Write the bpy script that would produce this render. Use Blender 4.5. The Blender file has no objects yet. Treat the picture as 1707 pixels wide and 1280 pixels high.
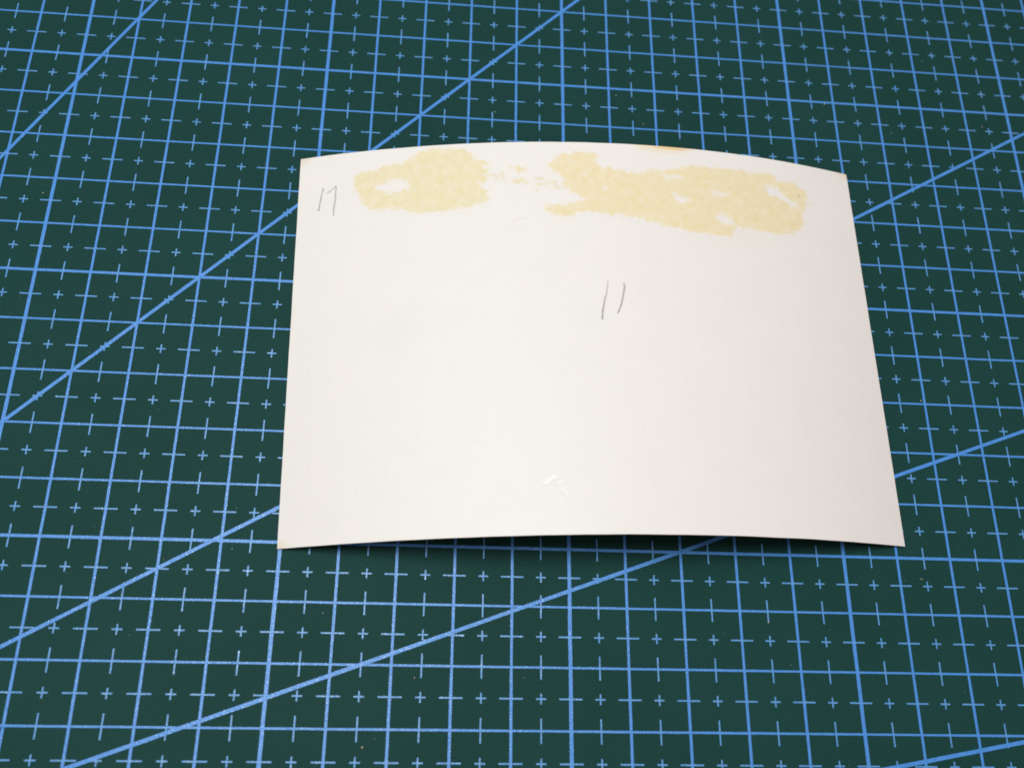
import bpy, bmesh, math, random
import numpy as np
from mathutils import Matrix, Vector, noise

random.seed(7)
SC = bpy.context.scene
COL = SC.collection
CM = 0.01

# ---------------------------------------------------------------- camera
# world: x along the mat, y away from the viewer, z up; the mat's top is z = 0, one printed square is 1 cm
ROWS = [[0.9961222353916693, 0.008421592743882116, 0.08757607512306094],
        [0.039393097839157176, -0.9327459830561624, -0.3583756617506661],
        [0.0786681384102764, 0.3604358581887344, -0.9294607663214258]]      # right, down, forward
EYE = (-2.40045262 * CM, -8.18819877 * CM, 16.16746551 * CM)
FPX = 1547.97
cam_data = bpy.data.cameras.new('camera')
cam = bpy.data.objects.new('camera', cam_data)
COL.objects.link(cam)
r_, d_, f_ = [Vector(v) for v in ROWS]
cam.matrix_world = Matrix(((r_.x, -d_.x, -f_.x, EYE[0]), (r_.y, -d_.y, -f_.y, EYE[1]),
                           (r_.z, -d_.z, -f_.z, EYE[2]), (0, 0, 0, 1)))
cam_data.sensor_fit = 'HORIZONTAL'
cam_data.sensor_width = 36
cam_data.lens = FPX / 1707 * 36
cam_data.clip_start = 0.005
cam_data.clip_end = 20
cam_data.dof.use_dof = True
cam_data.dof.focus_distance = 0.172
cam_data.dof.aperture_fstop = 20
SC.camera = cam

# ---------------------------------------------------------------- light
world = bpy.data.worlds.new('World')
SC.world = world
world.use_nodes = True
bg = world.node_tree.nodes['Background']
bg.inputs['Color'].default_value = (1.0, 0.68, 0.61, 1)
bg.inputs['Strength'].default_value = 0.36
lamp_data = bpy.data.lights.new('ceiling_lamp', 'AREA')
lamp_data.shape = 'RECTANGLE'
lamp_data.size = 0.25
lamp_data.size_y = 0.24
lamp_data.energy = 2.82
lamp_data.color = (0.92, 1.0, 0.985)
lamp = bpy.data.objects.new('ceiling_lamp', lamp_data)
COL.objects.link(lamp)
lamp.location = (-0.108, 0.035, 0.56)
lamp.rotation_euler = (Vector((0, -0.01, 0)) - lamp.location).to_track_quat('-Z', 'Y').to_euler()
SC.view_settings.view_transform = 'Standard'
SC.view_settings.look = 'None'
SC.view_settings.exposure = 0
SC.view_settings.gamma = 1
SC.cycles.filter_width = 1.75                 # the soft small lens of the phone


# ---------------------------------------------------------------- helpers
def link(name, mesh, parent=None, loc=None):
    o = bpy.data.objects.new(name, mesh)
    COL.objects.link(o)
    if parent:
        o.parent = parent
        o.location = Vector(loc or (0, 0, 0)) - parent.location
    elif loc:
        o.location = loc
    return o


def mesh_of(name, verts, faces, mat, smooth=False):
    me = bpy.data.meshes.new(name)
    me.from_pydata(verts, [], faces)
    if mat:
        me.materials.append(mat)
    if smooth:
        me.polygons.foreach_set('use_smooth', [True] * len(me.polygons))
    me.update()
    return me


class Nodes:
    def __init__(self, name):
        self.m = bpy.data.materials.new(name)
        self.m.use_nodes = True
        self.t = self.m.node_tree
        self.bsdf = self.t.nodes['Principled BSDF']

    def n(self, kind, **kw):
        x = self.t.nodes.new(kind)
        for k, v in kw.items():
            if k in x.inputs:
                x.inputs[k].default_value = v
            else:
                setattr(x, k, v)
        return x

    def l(self, a, b):
        self.t.links.new(a, b)

    def noise(self, vec, scale, detail=3, rough=0.5, dist=0.0):
        x = self.n('ShaderNodeTexNoise')
        x.inputs['Scale'].default_value = scale
        x.inputs['Detail'].default_value = detail
        x.inputs['Roughness'].default_value = rough
        x.inputs['Distortion'].default_value = dist
        self.l(vec, x.inputs['Vector'])
        return x.outputs['Fac']

    def ramp(self, fac, stops):
        x = self.n('ShaderNodeValToRGB')
        e = x.color_ramp.elements
        while len(e) < len(stops):
            e.new(0.5)
        for i, (p, c) in enumerate(stops):
            e[i].position = p
            e[i].color = (c, c, c, 1) if isinstance(c, (int, float)) else (*c, 1)
        self.l(fac, x.inputs['Fac'])
        return x.outputs['Color']

    def mix(self, fac, a, b, mode='MIX'):
        x = self.n('ShaderNodeMix', data_type='RGBA', blend_type=mode)
        for v, s in ((fac, 0), (a, 6), (b, 7)):
            if isinstance(v, (int, float)):
                x.inputs[s].default_value = v
            elif isinstance(v, tuple):
                x.inputs[s].default_value = (*v, 1)
            else:
                self.l(v, x.inputs[s])
        return x.outputs[2]

    def math(self, op, a, b=0.0, c=0.0, clamp=False):
        x = self.n('ShaderNodeMath', operation=op, use_clamp=clamp)
        for i, v in enumerate((a, b, c)):
            if isinstance(v, (int, float)):
                x.inputs[i].default_value = v
            else:
                self.l(v, x.inputs[i])
        return x.outputs[0]

    def bump(self, height, strength, dist, normal=None):
        x = self.n('ShaderNodeBump')
        x.inputs['Strength'].default_value = strength
        x.inputs['Distance'].default_value = dist
        self.l(height, x.inputs['Height'])
        if normal:
            self.l(normal, x.inputs['Normal'])
        return x.outputs['Normal']


def geo_pos(N):
    return N.n('ShaderNodeNewGeometry').outputs['Position']


# ---------------------------------------------------------------- materials
def mat_green():
    N = Nodes('green_mat_plastic')
    p = geo_pos(N)
    cloud = N.noise(p, 35, 4, 0.55)
    grain = N.noise(p, 2600, 2, 0.6)
    pores = N.noise(p, 900, 3, 0.6)
    c = N.mix(N.ramp(cloud, [(0.3, 0), (0.7, 1)]), (0.0070, 0.0425, 0.0385), (0.0100, 0.0520, 0.0478))
    c = N.mix(N.ramp(grain, [(0.35, 0.0), (0.75, 0.35)]), c, (0.024, 0.068, 0.062))
    N.l(c, N.bsdf.inputs['Base Color'])
    N.l(N.math('MULTIPLY_ADD', cloud, 0.12, 0.50), N.bsdf.inputs['Roughness'])
    N.bsdf.inputs['Specular IOR Level'].default_value = 0.05
    b = N.bump(pores, 0.35, 0.00012)
    b = N.bump(grain, 0.5, 0.00005, b)
    N.l(b, N.bsdf.inputs['Normal'])
    return N.m


def mat_ink(name, base, pale):
    N = Nodes(name)
    p = geo_pos(N)
    fine = N.noise(p, 3200, 2, 0.6)
    mid = N.noise(p, 700, 3, 0.6)
    big = N.noise(p, 30, 2, 0.5)
    c = N.mix(N.ramp(mid, [(0.35, 0), (0.7, 1)]), base, pale)
    # pinholes where the ink missed the pores of the mat
    c = N.mix(N.ramp(fine, [(0.30, 0.55), (0.42, 0.0)]), c, (0.02, 0.09, 0.16))
    c = N.mix(N.math('MULTIPLY', big, 0.22), c, (0.045, 0.19, 0.55))
    N.l(c, N.bsdf.inputs['Base Color'])
    glint = N.ramp(N.noise(p, 2300, 2, 0.6), [(0.52, 0.0), (0.60, 1.0)])
    N.l(N.math('SUBTRACT', N.math('MULTIPLY_ADD', mid, 0.22, 0.27), N.math('MULTIPLY', glint, 0.27)), N.bsdf.inputs['Roughness'])
    N.bsdf.inputs['Specular IOR Level'].default_value = 0.40
    b = N.bump(mid, 0.5, 0.00012)
    b = N.bump(fine, 0.9, 0.00008, b)
    N.l(b, N.bsdf.inputs['Normal'])
    return N.m


def card_paper():
    N = Nodes('white_card_paper')
    uv = N.n('ShaderNodeUVMap', uv_map='card').outputs['UV']       # millimetres / 100 on the flat card
    sep = N.n('ShaderNodeSeparateXYZ')
    N.l(uv, sep.inputs[0])
    A = N.math('MULTIPLY', sep.outputs[0], 100.0)
    B = N.math('MULTIPLY', sep.outputs[1], 100.0)
    wob = N.noise(uv, 40, 4, 0.6)
    wob2 = N.noise(uv, 14, 4, 0.6)
    fibre = N.noise(uv, 160, 3, 0.65)
    c = N.mix(N.ramp(wob2, [(0.35, 0), (0.7, 1)]), (0.784, 0.784, 0.768), (0.802, 0.799, 0.785))
    c = N.mix(N.ramp(fibre, [(0.30, 0.25), (0.5, 0.0)]), c, (0.70, 0.69, 0.66))

    def spot(a, b, ra, rb, power=1.0, wobble=0.5):
        da = N.math('DIVIDE', N.math('SUBTRACT', A, a), ra)
        db = N.math('DIVIDE', N.math('SUBTRACT', B, b), rb)
        d = N.math('SQRT', N.math('ADD', N.math('MULTIPLY', da, da), N.math('MULTIPLY', db, db)))
        d = N.math('ADD', d, N.math('MULTIPLY', N.math('SUBTRACT', wob, 0.5), wobble))
        return N.math('POWER', N.math('SUBTRACT', 1.0, d, clamp=True), power)

    # toned rim stains: the orange one on the far edge, and three tanned corners
    s = N.math('MULTIPLY', spot(15.5, 79.3, 7.5, 2.3, 0.8, 0.7), 0.75)
    c = N.mix(s, c, (0.82, 0.63, 0.30))
    s = N.math('MULTIPLY', spot(17.6, 79.25, 5.0, 1.2, 0.6, 0.5), 0.9)
    c = N.mix(s, c, (0.72, 0.48, 0.17))
    s = N.math('MULTIPLY', spot(57.6, 78.8, 3.6, 2.0, 1.0), 0.6)
    c = N.mix(s, c, (0.78, 0.64, 0.38))
    s = N.math('MULTIPLY', spot(-57.6, 78.8, 2.6, 2.0, 1.0), 0.6)
    c = N.mix(s, c, (0.70, 0.55, 0.40))
    s = N.math('MULTIPLY', spot(-57.4, 0.3, 2.2, 1.6, 1.0), 0.5)
    c = N.mix(s, c, (0.72, 0.62, 0.42))
    # handling smudges, very faint
    s = N.math('MULTIPLY', spot(-37, 39, 7, 8, 1.2, 1.2), 0.10)
    c = N.mix(s, c, (0.55, 0.54, 0.52))
    s = N.math('MULTIPLY', spot(27, 60, 16, 6, 1.2, 1.2), 0.05)
    c = N.mix(s, c, (0.75, 0.62, 0.40))
    specks = N.ramp(N.noise(uv, 110, 1, 0.5), [(0.19, 0.22), (0.225, 0.0)])
    c = N.mix(specks, c, (0.45, 0.43, 0.40))
    N.l(c, N.bsdf.inputs['Base Color'])
    N.bsdf.inputs['Roughness'].default_value = 0.52
    N.bsdf.inputs['Specular IOR Level'].default_value = 0.35
    b = N.bump(fibre, 0.22, 0.00010)
    b = N.bump(wob, 0.25, 0.00012, b)
    N.l(b, N.bsdf.inputs['Normal'])
    return N.m


def simple(name, col, rough=0.7, spec=0.3):
    N = Nodes(name)
    p = geo_pos(N)
    f = N.noise(p, 900, 3, 0.6)
    c = N.mix(N.ramp(f, [(0.3, 0), (0.75, 1)]), tuple(x * 0.82 for x in col), tuple(min(1, x * 1.1) for x in col))
    N.l(c, N.bsdf.inputs['Base Color'])
    N.bsdf.inputs['Roughness'].default_value = rough
    N.bsdf.inputs['Specular IOR Level'].default_value = spec
    return N.m


def film(name, thin, thick, rough, spec, scale=300, speck=0.0, wash=True):
    """a deposit whose cover comes from the 'cover' attribute: thick where it is whole, feathered where it thins out"""
    N = Nodes(name)
    uv = N.n('ShaderNodeUVMap', uv_map='card').outputs['UV']
    cov = N.n('ShaderNodeAttribute', attribute_name='cover').outputs['Fac']
    f = N.noise(uv, scale, 4, 0.65)
    g = N.noise(uv, scale * 0.2, 3, 0.6)
    a = N.math('ADD', cov, N.math('MULTIPLY', N.math('SUBTRACT', f, 0.5), 0.95))
    a = N.ramp(a, [(0.14, 0), (0.80, 1)])
    a = N.math('MULTIPLY', a, N.ramp(cov, [(0.0, 0), (0.12, 1)]))
    a = N.math('MULTIPLY', a, N.math('MULTIPLY_ADD', g, 0.55, 0.60), clamp=True)
    c = N.mix(N.ramp(g, [(0.3, 0), (0.7, 1)]), thin, thick)
    c = N.mix(N.ramp(f, [(0.32, 0.4), (0.5, 0)]), c, tuple(x * 0.93 for x in thick))
    if wash:                # where it thins out it lets the paper's own white through
        c = N.mix(a, (0.793, 0.790, 0.775), c)
    if speck:
        sp = N.ramp(N.noise(uv, 70, 1, 0.5), [(0.215, speck), (0.25, 0)])
        c = N.mix(N.math('MULTIPLY', sp, a), c, (0.22, 0.20, 0.16))
    N.l(c, N.bsdf.inputs['Base Color'])
    if wash:
        N.l(N.math('MULTIPLY_ADD', a, rough - 0.52, 0.52), N.bsdf.inputs['Roughness'])
        N.l(N.math('MULTIPLY_ADD', a, spec - 0.35, 0.35), N.bsdf.inputs['Specular IOR Level'])
    else:
        N.l(a, N.bsdf.inputs['Alpha'])
        N.bsdf.inputs['Roughness'].default_value = rough
        N.bsdf.inputs['Specular IOR Level'].default_value = spec
    N.l(N.bump(f, 0.25, 0.00012), N.bsdf.inputs['Normal'])
    return N.m


M_MAT = mat_green()
M_INK = mat_ink('blue_print_ink', (0.060, 0.255, 0.69), (0.078, 0.298, 0.76))
M_TICK = mat_ink('thin_blue_print_ink', (0.085, 0.290, 0.64), (0.130, 0.355, 0.70))
M_PAPER = card_paper()
M_EDGE = simple('cut_paper_edge', (0.50, 0.42, 0.32), 0.8, 0.2)
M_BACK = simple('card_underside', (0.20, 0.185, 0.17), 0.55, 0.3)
M_GLUE = film('dried_yellow_adhesive', (0.785, 0.728, 0.505), (0.755, 0.69, 0.435), 0.72, 0.2, 300, 0.45)
M_GLUE_WARM_LIT = film('warm_lit_yellow_adhesive', (0.80, 0.725, 0.485), (0.77, 0.68, 0.415), 0.72, 0.2, 300, 0.45)  # same adhesive, with the warmer light on the right painted into its colour
M_SMEAR = film('grey_adhesive_trace', (0.78, 0.74, 0.60), (0.74, 0.69, 0.53), 0.75, 0.2, 420)
M_SHINE = film('clear_adhesive_trace', (0.90, 0.90, 0.88), (0.93, 0.93, 0.91), 0.36, 0.5, 110)  # shiny glue mark; its highlight is partly painted in as a whiter colour
M_LEAD = film('pencil_graphite', (0.42, 0.41, 0.40), (0.36, 0.35, 0.34), 0.5, 0.4, 700, wash=False)
M_DUST = simple('dust_grain', (0.42, 0.40, 0.30), 0.9, 0.1)

# ---------------------------------------------------------------- cutting mat
U0, U1, V0, V1 = -20, 40, -15, 27            # the printed field, in squares
mat = bpy.data.objects.new('cutting_mat', None)
COL.objects.link(mat)
mat.location = (0.10, 0.06, -0.003)
mat['label'] = 'dark green self-healing cutting mat printed with a blue centimetre grid, under the white card'
mat['category'] = 'cutting mat'


def build_sheet():
    bm = bmesh.new()
    x0, x1, y0, y1 = (U0 - 1.5) * CM, (U1 + 1.5) * CM, (V0 - 1.5) * CM, (V1 + 1.5) * CM
    rad, seg = 0.012, 8
    ring = []
    for cx, cy, a0 in ((x1 - rad, y1 - rad, 0), (x0 + rad, y1 - rad, 90), (x0 + rad, y0 + rad, 180), (x1 - rad, y0 + rad, 270)):
        for k in range(seg + 1):
            a = math.radians(a0 + 90 * k / seg)
            ring.append(bm.verts.new((cx + rad * math.cos(a), cy + rad * math.sin(a), 0)))
    top = bm.faces.new(ring)
    ext = bmesh.ops.extrude_face_region(bm, geom=[top])
    for v in [g for g in ext['geom'] if isinstance(g, bmesh.types.BMVert)]:
        v.co.z -= 0.003
    bmesh.ops.recalc_face_normals(bm, faces=bm.faces)
    edges = [e for e in bm.edges if all(abs(v.co.z) < 1e-6 for v in e.verts)]
    bmesh.ops.bevel(bm, geom=edges, offset=0.0003, segments=2, affect='EDGES')
    me = bpy.data.meshes.new('mat_sheet')
    bm.to_mesh(me)
    bm.free()
    me.materials.append(M_MAT)
    return me


link('mat_sheet', build_sheet(), mat)

# printed lines: ink films a few hundredths of a millimetre thick, each set a hair above the last
Z_H, Z_V, Z_T, Z_D = 0.000020, 0.000030, 0.000040, 0.000050


def strip(name, length, width, z, ragged=0.0):
    """a film from x = 0 to x = length, its sides very slightly uneven as printed"""
    n = max(1, int(length / 0.004)) if ragged else 1
    v, f = [], []
    for i in range(n + 1):
        x = length * i / n
        for s in (-1, 1):
            v.append((x, s * (width / 2 + random.uniform(-1, 1) * ragged), z))
    for i in range(n):
        a = 2 * i
        f.append((a, a + 2, a + 3, a + 1))
    return mesh_of(name, v, f, M_INK)


LW = {('h', 1): 0.052, ('h', 0): 0.037, ('v', 1): 0.063, ('v', 0): 0.046}
bank = {}
for d, th in LW:
    L = (U1 - U0) if d == 'h' else (V1 - V0)
    bank[d, th] = strip('grid_line', L * CM, LW[d, th] * CM, Z_H if d == 'h' else Z_V, 0.000022)
for v in range(V0, V1 + 1):
    link('grid_line', bank['h', int(v % 5 == 0)], mat, (U0 * CM, v * CM, 0))
for u in range(U0, U1 + 1):
    o = link('grid_line', bank['v', int(u % 5 == 0)], mat, (u * CM, V0 * CM, 0))
    o.rotation_euler.z = math.pi / 2
# protractor lines, all leaving one corner point of the grid
OX, OY = -20.0, -13.0
for deg in (10, 20, 30, 45, 60, 75):
    a = math.radians(deg)
    reach = min((U1 - OX) / math.cos(a), (V1 - OY) / math.sin(a))
    o = link('diagonal_line', strip('diagonal_line', reach * CM, 0.064 * CM, Z_D, 0.000022), mat, (OX * CM, OY * CM, 0))
    o.rotation_euler.z = a


def project(x, y, z=0.0):
    p = Vector((x * CM - EYE[0], y * CM - EYE[1], z * CM - EYE[2]))
    w = p.dot(f_)
    return FPX * p.dot(r_) / w + 853.5, FPX * p.dot(d_) / w + 640, w


def seen(x, y):
    px, py, w = project(x, y)
    if w <= 0 or not (-12 < px < 1719 and -12 < py < 1292):
        return None
    left = 503 - (py - 266) * 0.063
    right = 1411 + (py - 291) * 0.157
    if left + 8 < px < right - 8 and 262 < py < 895:
        return None                                         # lies under the card
    return w


T = 0.026 * CM
def cross_geo(x, y, z):
    r, h = 0.085 * CM, T / 2
    pts = [(-r, -h), (-h, -h), (-h, -r), (h, -r), (h, -h), (r, -h), (r, h), (h, h), (h, r), (-h, r), (-h, h), (-r, h)]
    return [(x + a, y + b, z) for a, b in pts], [(0, 1, 10, 11), (2, 3, 4, 1), (4, 5, 6, 7), (7, 8, 9, 10), (1, 4, 7, 10)]


def bar_geo(x, y, z, along_x):
    r, h = 0.195 * CM, T / 2
    a, b = (r, h) if along_x else (h, r)
    return [(x - a, y - b, z), (x + a, y - b, z), (x + a, y + b, z), (x - a, y + b, z)], [(0, 1, 2, 3)]


def spread(spots, name, rest_name, geo):
    """the 300 that show largest are parts of their own, sharing meshes; the others are one joined part"""
    ranked = sorted(spots, key=lambda s: (seen(s[0], s[1]) or 9))
    cache = {}
    for s in ranked[:300]:
        k = s[2:]
        if k not in cache:
            v, f = geo(0, 0, Z_T, *k)
            cache[k] = mesh_of(name, v, f, M_TICK)
        link(name, cache[k], mat, (s[0] * CM, s[1] * CM, 0))
    V, F = [], []
    for s in ranked[300:]:
        v, f = geo(s[0] * CM, s[1] * CM, Z_T, *s[2:])
        F += [tuple(i + len(V) for i in q) for q in f]
        V += v
    o = link(rest_name, mesh_of(rest_name, V, F, M_TICK), mat)
    o['kind'] = 'stuff'


crosses = [(u + 0.5, v + 0.5) for u in range(U0, U1) for v in range(V0, V1)]
bars = [(u, v + 0.5, True) for u in range(U0, U1 + 1) for v in range(V0, V1)] + \
       [(u + 0.5, v, False) for u in range(U0, U1) for v in range(V0, V1 + 1)]
spread(crosses, 'cross_mark', 'cross_marks', cross_geo)
spread(bars, 'tick_mark', 'tick_marks', bar_geo)

# ---------------------------------------------------------------- the arched card
BLOB_A = [[-46.3,70.8],[-46.6,72.3],[-45.9,73.6],[-44.6,74.0],[-42.5,74.0],[-41.0,74.9],[-38.9,75.2],[-37.0,75.2],[-35.8,76.1],[-34.0,77.2],[-32.7,77.9],[-31.1,78.2],[-28.8,78.1],[-26.4,78.0],[-24.6,77.5],[-23.3,76.6],[-22.4,75.3],[-21.5,74.7],[-20.0,74.4],[-19.9,73.8],[-21.0,73.4],[-20.0,72.8],[-19.8,71.7],[-20.6,71.3],[-21.6,71.5],[-20.1,70.6],[-20.6,69.9],[-21.9,69.7],[-21.4,68.6],[-20.1,68.1],[-20.4,66.7],[-20.0,65.5],[-21.2,65.0],[-22.4,64.9],[-23.7,63.9],[-26.2,63.9],[-28.2,63.5],[-30.5,63.5],[-32.5,63.5],[-34.3,63.8],[-36.1,64.5],[-37.9,64.9],[-39.7,65.1],[-41.7,65.1],[-43.3,65.5],[-44.6,66.7],[-45.1,68.2],[-45.7,69.2]]
HOLE_A = [[-42.4,70.3],[-40.6,70.8],[-39.6,71.5],[-38.5,72.0],[-37.0,71.6],[-35.9,70.7],[-35.5,69.7],[-36.7,68.9],[-38.2,68.5],[-39.8,68.5],[-41.3,69.4]]
BLOB_B = [[-7.2,74.4],[-6.1,75.8],[-4.0,76.1],[-1.9,76.5],[-0.1,76.8],[1.0,76.6],[1.8,75.6],[0.9,74.7],[1.8,73.7],[3.1,73.2],[5.3,72.8],[7.6,72.4],[9.9,72.0],[12.2,72.7],[13.4,73.1],[14.6,73.2],[17.2,73.7],[19.5,74.4],[22.3,75.0],[24.9,74.8],[27.5,74.9],[30.2,75.2],[32.3,75.3],[33.3,74.8],[35.5,74.9],[38.3,75.6],[39.5,74.7],[40.5,73.8],[43.0,74.0],[45.2,73.4],[46.5,72.5],[47.0,70.3],[45.8,68.1],[45.2,65.7],[44.3,63.3],[42.4,62.0],[39.6,61.3],[37.7,61.2],[35.3,61.4],[32.7,61.4],[30.6,61.8],[29.0,61.1],[28.2,59.1],[26.7,59.1],[24.7,59.3],[20.7,59.4],[18.3,60.0],[15.4,60.3],[12.6,61.0],[10.8,61.4],[8.6,61.9],[6.4,62.2],[3.3,62.3],[2.0,62.8],[-0.7,62.8],[-2.7,62.8],[-3.4,61.9],[-5.2,61.6],[-6.7,61.8],[-8.2,62.6],[-9.2,63.2],[-8.8,64.3],[-6.8,64.1],[-5.0,64.5],[-3.0,64.9],[-1.9,65.3],[-0.5,65.5],[-1.8,66.2],[-3.6,67.2],[-5.0,68.5],[-5.4,69.6],[-5.2,70.6],[-6.0,71.8],[-7.3,72.1],[-7.6,72.8],[-7.9,73.8]]
HOLES_B = [[0.75,[[14.0,72.0],[15.8,72.5],[19.3,72.1],[19.7,71.6],[15.7,71.0]]],[1,[[16.6,67.8],[18.6,67.7],[20.3,67.3],[19.7,66.2],[18.4,65.8],[17.5,66.5]]],[0.9,[[25.1,69.2],[28.9,69.1],[29.1,68.7],[25.7,68.3]]],[1,[[36.9,71.7],[40.1,72.7],[40.9,70.9],[42.4,69.7],[44.5,68.5],[42.8,68.4],[40.2,69.6],[37.6,70.3]]],[1,[[25.4,63.4],[26.8,64.4],[28.5,63.5],[29.1,62.2],[27.0,61.9],[25.6,62.6]]],[0.4,[[-1.5,71.7],[-0.1,72.3],[0.4,69.9],[-0.5,69.7]]],[0.8,[[2.1,68.7],[3.9,68.5],[3.2,68.1]]],[0.8,[[-3.9,74.6],[-2.5,74.2],[-3.7,73.9]]]]
FLECKS = [[[-15.3,73.1],[-14.2,73.3],[-12.2,72.6],[-12.7,71.8],[-14.0,71.7]],[[-15.2,69.9],[-13.4,70.4],[-12.1,69.7],[-13.2,69.3],[-14.5,69.2]]]
SMEARS = [[[-11.2,69.4],[-9.2,69.3],[-7.4,69.7],[-5.7,69.6],[-6.3,69.2],[-8.4,68.9],[-10.1,68.6]],[[-11.0,68.0],[-9.9,68.1],[-10.1,67.3],[-10.7,67.1]]]
STROKES = [[[-52.7,71.5],[-53.0,69.9],[-53.3,67.8],[-53.5,66.1]],[[-52.1,70.0],[-51.1,70.6],[-50.2,71.4],[-50.2,70.1],[-50.2,68.3],[-50.4,66.5],[-50.4,64.7]],[[2.3,48.1],[2.1,46.8],[2.0,46.0],[1.8,45.0],[1.4,43.9],[1.2,42.8],[0.9,41.6],[0.8,40.7],[0.7,39.7]],[[5.0,47.4],[5.2,47.4],[5.4,47.1],[5.4,46.6],[5.2,45.7],[5.0,44.7],[4.7,43.6],[4.4,42.6],[4.0,41.7],[3.7,41.0]]]
WHITE = [[-12.5,8.4],[-12.0,8.2],[-11.6,8.1],[-11.3,8.9],[-10.5,9.5],[-9.6,9.9],[-8.9,9.7],[-8.2,8.7],[-7.9,7.0],[-7.1,7.2]]
YAW, CX, CY, WD, HD, SAGF, SAGB, SKEW, LIFT = 0.0294, 0.4483, -1.0276, 11.5211, 7.8637, 1.1401, 0.8501, 0.0301, 0.0957
THICK = 0.030


def on_card(a, b, off=0.0):
    """a point of the card's upper face: a, b in millimetres across and up the flat card, off in millimetres above it"""
    s, t = a / 57.8, b / 79.0

    def raw(s, t):
        sag = SAGF + (SAGB - SAGF) * t
        ch = WD - 8 / 3 * sag * sag / WD
        x = s * ch / 2
        y = (t - 0.5) * HD
        h = sag * (1 - s * s) * (1 + SKEW * s) + t * LIFT * (1 + s) / 2 + THICK
        return Vector((CX + math.cos(YAW) * x - math.sin(YAW) * y, CY + math.sin(YAW) * x + math.cos(YAW) * y, h))
    p = raw(s, t)
    if off:
        e = 1e-3
        nrm = (raw(s + e, t) - p).cross(raw(s, t + e) - p).normalized()
        p = p + nrm * (off * 0.1)
    return p * CM


def swell(a, b):
    return 0.07 * noise.noise(Vector((a * 0.03, b * 0.03, 1.7)))


def card_uv(me, ab):
    lay = me.uv_layers.new(name='card')
    idx = np.empty(len(me.loops), dtype=np.int32)
    me.loops.foreach_get('vertex_index', idx)
    lay.data.foreach_set('uv', (np.asarray(ab, dtype=np.float32)[idx] / 100.0).ravel())


card = bpy.data.objects.new('card', None)
COL.objects.link(card)
card.location = (CX * CM, CY * CM, 0.0)
card['label'] = 'arched white card lying face down, with yellow adhesive stains and pencilled numerals'
card['category'] = 'card'


def build_card():
    nx, ny = 128, 88
    V, ab, F, mi = [], [], [], []
    for layer in (0, 1):
        for j in range(ny + 1):
            for i in range(nx + 1):
                a = -57.8 + 115.6 * i / nx
                b = 79.0 * j / ny
                # hand-cut edges: a few hundredths of a millimetre of waver
                if j in (0, ny):
                    b += 0.05 * noise.noise(Vector((a * 0.15, j, 3)))
                if i in (0, nx):
                    a += 0.05 * noise.noise(Vector((b * 0.15, i, 7)))
                V.append(on_card(a, b, swell(a, b) - layer * THICK * 10 * 0.93))
                ab.append((a, b))
    n1 = (nx + 1) * (ny + 1)
    q = lambda i, j, l: l * n1 + j * (nx + 1) + i
    for j in range(ny):
        for i in range(nx):
            F.append((q(i, j, 0), q(i + 1, j, 0), q(i + 1, j + 1, 0), q(i, j + 1, 0))); mi.append(0)
            F.append((q(i, j, 1), q(i, j + 1, 1), q(i + 1, j + 1, 1), q(i + 1, j, 1))); mi.append(2)
    # the cut edges get vertices of their own so that their corner stays crisp
    def wall(ring):
        base = len(V)
        for i, j in ring:
            for l in (0, 1):
                V.append(V[q(i, j, l)])
                ab.append(ab[q(i, j, l)])
        for k in range(len(ring) - 1):
            t = base + 2 * k
            F.append((t, t + 1, t + 3, t + 2)); mi.append(1)
    wall([(i, 0) for i in range(nx + 1)])
    wall([(nx, j) for j in range(ny + 1)])
    wall([(i, ny) for i in range(nx, -1, -1)])
    wall([(0, j) for j in range(ny, -1, -1)])
    me = mesh_of('paper_sheet', [tuple(v - card.location) for v in V], F, None)
    for m in (M_PAPER, M_EDGE, M_BACK):
        me.materials.append(m)
    me.polygons.foreach_set('material_index', mi)
    me.polygons.foreach_set('use_smooth', [True] * len(mi))
    card_uv(me, ab)
    return me


def part(name, me, label=None):
    o = bpy.data.objects.new(name, me)
    COL.objects.link(o)
    o.parent = card
    if label:
        o['label'] = label
    return o


part('paper_sheet', build_card())


def sdist(poly, X, Y):
    """signed distance in mm, positive inside"""
    P = np.array(poly, float)
    Q = np.roll(P, -1, 0)
    best = np.full(X.shape, 1e9)
    inside = np.zeros(X.shape, bool)
    for (x1, y1), (x2, y2) in zip(P, Q):
        dx, dy = x2 - x1, y2 - y1
        t = np.clip(((X - x1) * dx + (Y - y1) * dy) / (dx * dx + dy * dy + 1e-9), 0, 1)
        best = np.minimum(best, np.hypot(X - x1 - t * dx, Y - y1 - t * dy))
        cond = (y1 > Y) != (y2 > Y)
        xi = dx * (Y - y1) / (dy if abs(dy) > 1e-9 else 1e-9) + x1
        inside ^= cond & (X < xi)
    return np.where(inside, best, -best)


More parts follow.
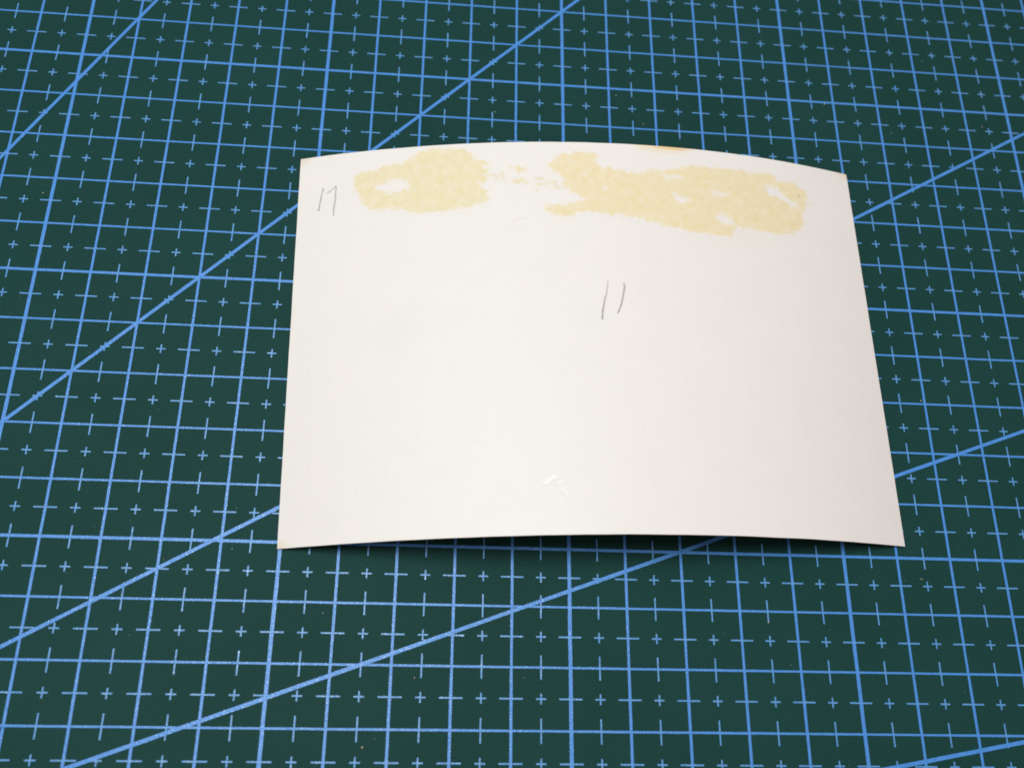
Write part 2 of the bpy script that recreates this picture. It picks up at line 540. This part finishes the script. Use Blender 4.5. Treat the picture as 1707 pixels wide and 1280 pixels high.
def deposit(name, poly, material, step=0.25, soft=0.75, holes=(), jag=0.70, height=0.03, full=1.0, label=None, lift=0.014):
    P = np.array(poly, float)
    x0, y0 = P.min(0) - 1.0
    x1, y1 = P.max(0) + 1.0
    y1 = min(y1, 78.9)
    nx, ny = int((x1 - x0) / step) + 1, int((y1 - y0) / step) + 1
    X, Y = np.meshgrid(np.linspace(x0, x1, nx + 1), np.linspace(y0, y1, ny + 1))
    nz = np.array([[noise.fractal(Vector((x * 0.85, y * 1.4, 5.0)), 0.8, 2.1, 4) for x in X[0]] for y in Y[:, 0]])
    d = sdist(poly, X, Y) + nz * jag
    cov = np.clip((d + soft) / (2 * soft), 0, 1)
    cov = cov * cov * (3 - 2 * cov)
    for k, hp in holes:
        h = np.clip((sdist(hp, X, Y) + nz * jag * 1.2 + soft * 1.2) / (2.4 * soft), 0, 1)
        cov = cov * (1 - k * h * h * (3 - 2 * h))
    cov = cov * full
    flat = cov.ravel()
    idx = np.full(flat.shape, -1)
    V, ab, cv, F = [], [], [], []
    W = nx + 1

    def vid(n):
        if idx[n] < 0:
            idx[n] = len(V)
            a, b = X.flat[n], Y.flat[n]
            V.append(tuple(on_card(a, b, swell(a, b) + lift + height * flat[n] * (0.8 + 0.4 * nz.flat[n])) - card.location))
            ab.append((a, b)); cv.append(flat[n])
        return int(idx[n])
    for j in range(ny):
        for i in range(nx):
            k = (j * W + i, j * W + i + 1, (j + 1) * W + i + 1, (j + 1) * W + i)
            if max(flat[list(k)]) > 0.03:
                F.append(tuple(vid(n) for n in k))
    me = mesh_of(name, V, F, material, True)
    card_uv(me, ab)
    at = me.attributes.new('cover', 'FLOAT', 'POINT')
    at.data.foreach_set('value', np.array(cv, dtype=np.float32))
    return part(name, me, label)


deposit('adhesive_residue', BLOB_A, M_GLUE, holes=[(1.0, HOLE_A)], label='smaller yellow adhesive stain with one bare white patch')
deposit('adhesive_residue', BLOB_B, M_GLUE_WARM_LIT, holes=HOLES_B, label='long ragged yellow adhesive stain with several bare patches')
for P_ in FLECKS:
    deposit('adhesive_fleck', P_, M_GLUE, step=0.15, soft=0.6, jag=0.6, full=1.0, height=0.02)
for P_ in SMEARS:
    deposit('adhesive_fleck', P_, M_SMEAR, step=0.15, soft=0.6, jag=0.7, full=1.0, height=0.02)


for (fa, fb, fr) in ((-18.4, 71.2, 0.9), (-17.2, 70.4, 0.7), (-9.6, 70.3, 0.8), (-7.0, 68.2, 0.7)):
    deposit('adhesive_fleck', [(fa - fr * 1.6, fb), (fa, fb + fr * 0.7), (fa + fr * 1.5, fb + 0.1), (fa + 0.2, fb - fr * 0.6)], M_SMEAR,
            step=0.15, soft=0.9, jag=1.1, full=0.95, height=0.02)


def stroke(name, pts, width, material, weight, step=0.12, label=None, soft=0.10, height=0.0):
    """a drawn line: a ribbon lying on the card along pts, its cover following the pressure"""
    P = [Vector((*p, 0)) for p in pts]
    line, prs = [], []
    n = len(P)
    for k in range(n - 1):
        p0, p1, p2, p3 = P[max(k - 1, 0)], P[k], P[k + 1], P[min(k + 2, n - 1)]
        m = max(2, int((p2 - p1).length / step))
        for q in range(m):
            t = q / m
            line.append(0.5 * (2 * p1 + (p2 - p0) * t + (2 * p0 - 5 * p1 + 4 * p2 - p3) * t * t + (3 * p1 - p0 - 3 * p2 + p3) * t ** 3))
            prs.append(weight[0] + (weight[1] - weight[0]) * (k + t) / (n - 1))
    line.append(P[-1]); prs.append(weight[1])
    V, ab, cv, F = [], [], [], []
    cols = (-1.0, -0.55, 0.0, 0.55, 1.0)
    for i, p in enumerate(line):
        tg = (line[min(i + 1, len(line) - 1)] - line[max(i - 1, 0)]).normalized()
        nr = Vector((-tg.y, tg.x, 0))
        w = width / 2 * (0.85 + (0.3 if width < 1 else 1.1) * noise.noise(Vector((i * 0.22, weight[1] * 9, 2))))
        if width >= 1:
            p = p + nr * (0.5 * noise.noise(Vector((i * 0.19, 4, weight[0] * 9))))
        for c in cols:
            q = p + nr * (w * c)
            V.append(tuple(on_card(q.x, q.y, swell(q.x, q.y) + 0.025 + height) - card.location))
            ab.append((q.x, q.y))
            end = min(1.0, i / 3, (len(line) - 1 - i) / 2)
            cv.append(max(0.0, prs[i] * (1 - abs(c) ** 2.2) * (0.35 + 0.65 * end)))
    m = len(cols)
    for i in range(len(line) - 1):
        for c in range(m - 1):
            F.append((i * m + c, (i + 1) * m + c, (i + 1) * m + c + 1, i * m + c + 1))
    me = mesh_of(name, V, F, material)
    card_uv(me, ab)
    at = me.attributes.new('cover', 'FLOAT', 'POINT')
    at.data.foreach_set('value', np.array(cv, dtype=np.float32))
    return part(name, me, label)


stroke('pencil_numeral', STROKES[0], 0.58, M_LEAD, (0.55, 0.50), label='faint pencilled slanting one near the corner')
stroke('pencil_numeral', STROKES[1], 0.58, M_LEAD, (0.45, 0.50), label='faint pencilled seven near the corner')
stroke('pencil_numeral', STROKES[2], 0.66, M_LEAD, (0.30, 0.66), label='longer pencilled one in the middle of the card')
stroke('pencil_numeral', STROKES[3], 0.66, M_LEAD, (0.45, 0.60), label='shorter hooked pencilled one in the middle of the card')
stroke('scratch', [(-15.7, 60.2), (-14.8, 61.0), (-12.6, 61.6)], 0.5, M_SMEAR, (0.35, 0.45))
stroke('glue_trace', [[-12.1, 8.3], [-11.3, 8.9], [-10.5, 9.5], [-9.6, 9.9], [-8.9, 9.7]], 1.1, M_SHINE, (0.46, 0.36), height=0.02)
stroke('glue_trace', [[-8.8, 9.4], [-8.2, 8.5], [-7.8, 7.2], [-7.0, 6.6]], 1.4, M_SHINE, (0.32, 0.28), height=0.02)


# ---------------------------------------------------------------- dust on the mat
def unproject(px, py):
    d = r_ * ((px - 853.5) / FPX) + d_ * ((py - 640) / FPX) + f_
    k = -EYE[2] / d.z
    return EYE[0] + d.x * k, EYE[1] + d.y * k


def build_dust():
    V, F = [], []

    def chip(x, y, r, stretch=1.0, ang=0.0):
        n = 6
        b = len(V)
        for k in range(n):
            a = 2 * math.pi * k / n
            rr = r * random.uniform(0.6, 1.2)
            dx, dy = rr * math.cos(a) * stretch, rr * math.sin(a)
            V.append((x + dx * math.cos(ang) - dy * math.sin(ang), y + dx * math.sin(ang) + dy * math.cos(ang), 0.00006))
        V.append((x, y, 0.00006 + r * 0.5))
        for k in range(n):
            F.append((b + k, b + (k + 1) % n, b + n))
    for px, py, r in DUST:
        x, y = unproject(px, py)
        chip(x, y, r * 1e-4, random.uniform(1, 1.5), random.uniform(0, 3))
    x, y = unproject(1536, 965)
    chip(x, y, 0.7e-4, 6.0, -0.25)
    for _ in range(260):
        x, y = random.uniform(-0.14, 0.14), random.uniform(-0.10, 0.10)
        chip(x, y, random.uniform(0.2, 0.55) * 1e-4, random.uniform(1, 2), random.uniform(0, 3))
    return mesh_of('dust', V, F, M_DUST)


DUST = [(72, 322, 1.6), (604, 1245, 1.9), (691, 1129, 1.2), (538, 1021, 1.0), (387, 914, 1.2), (1537, 103, 1.3), (1374, 174, 1.6),
        (1637, 212, 1.3), (1486, 222, 1.2), (1027, 160, 1.6), (1072, 207, 1.2), (825, 187, 1.3), (1535, 668, 1.4), (1281, 1037, 1.2)]
dust = bpy.data.objects.new('dust', build_dust())
COL.objects.link(dust)
dust['kind'] = 'stuff'
dust['label'] = 'tiny pale dust specks scattered over the green mat'
dust['category'] = 'dust'
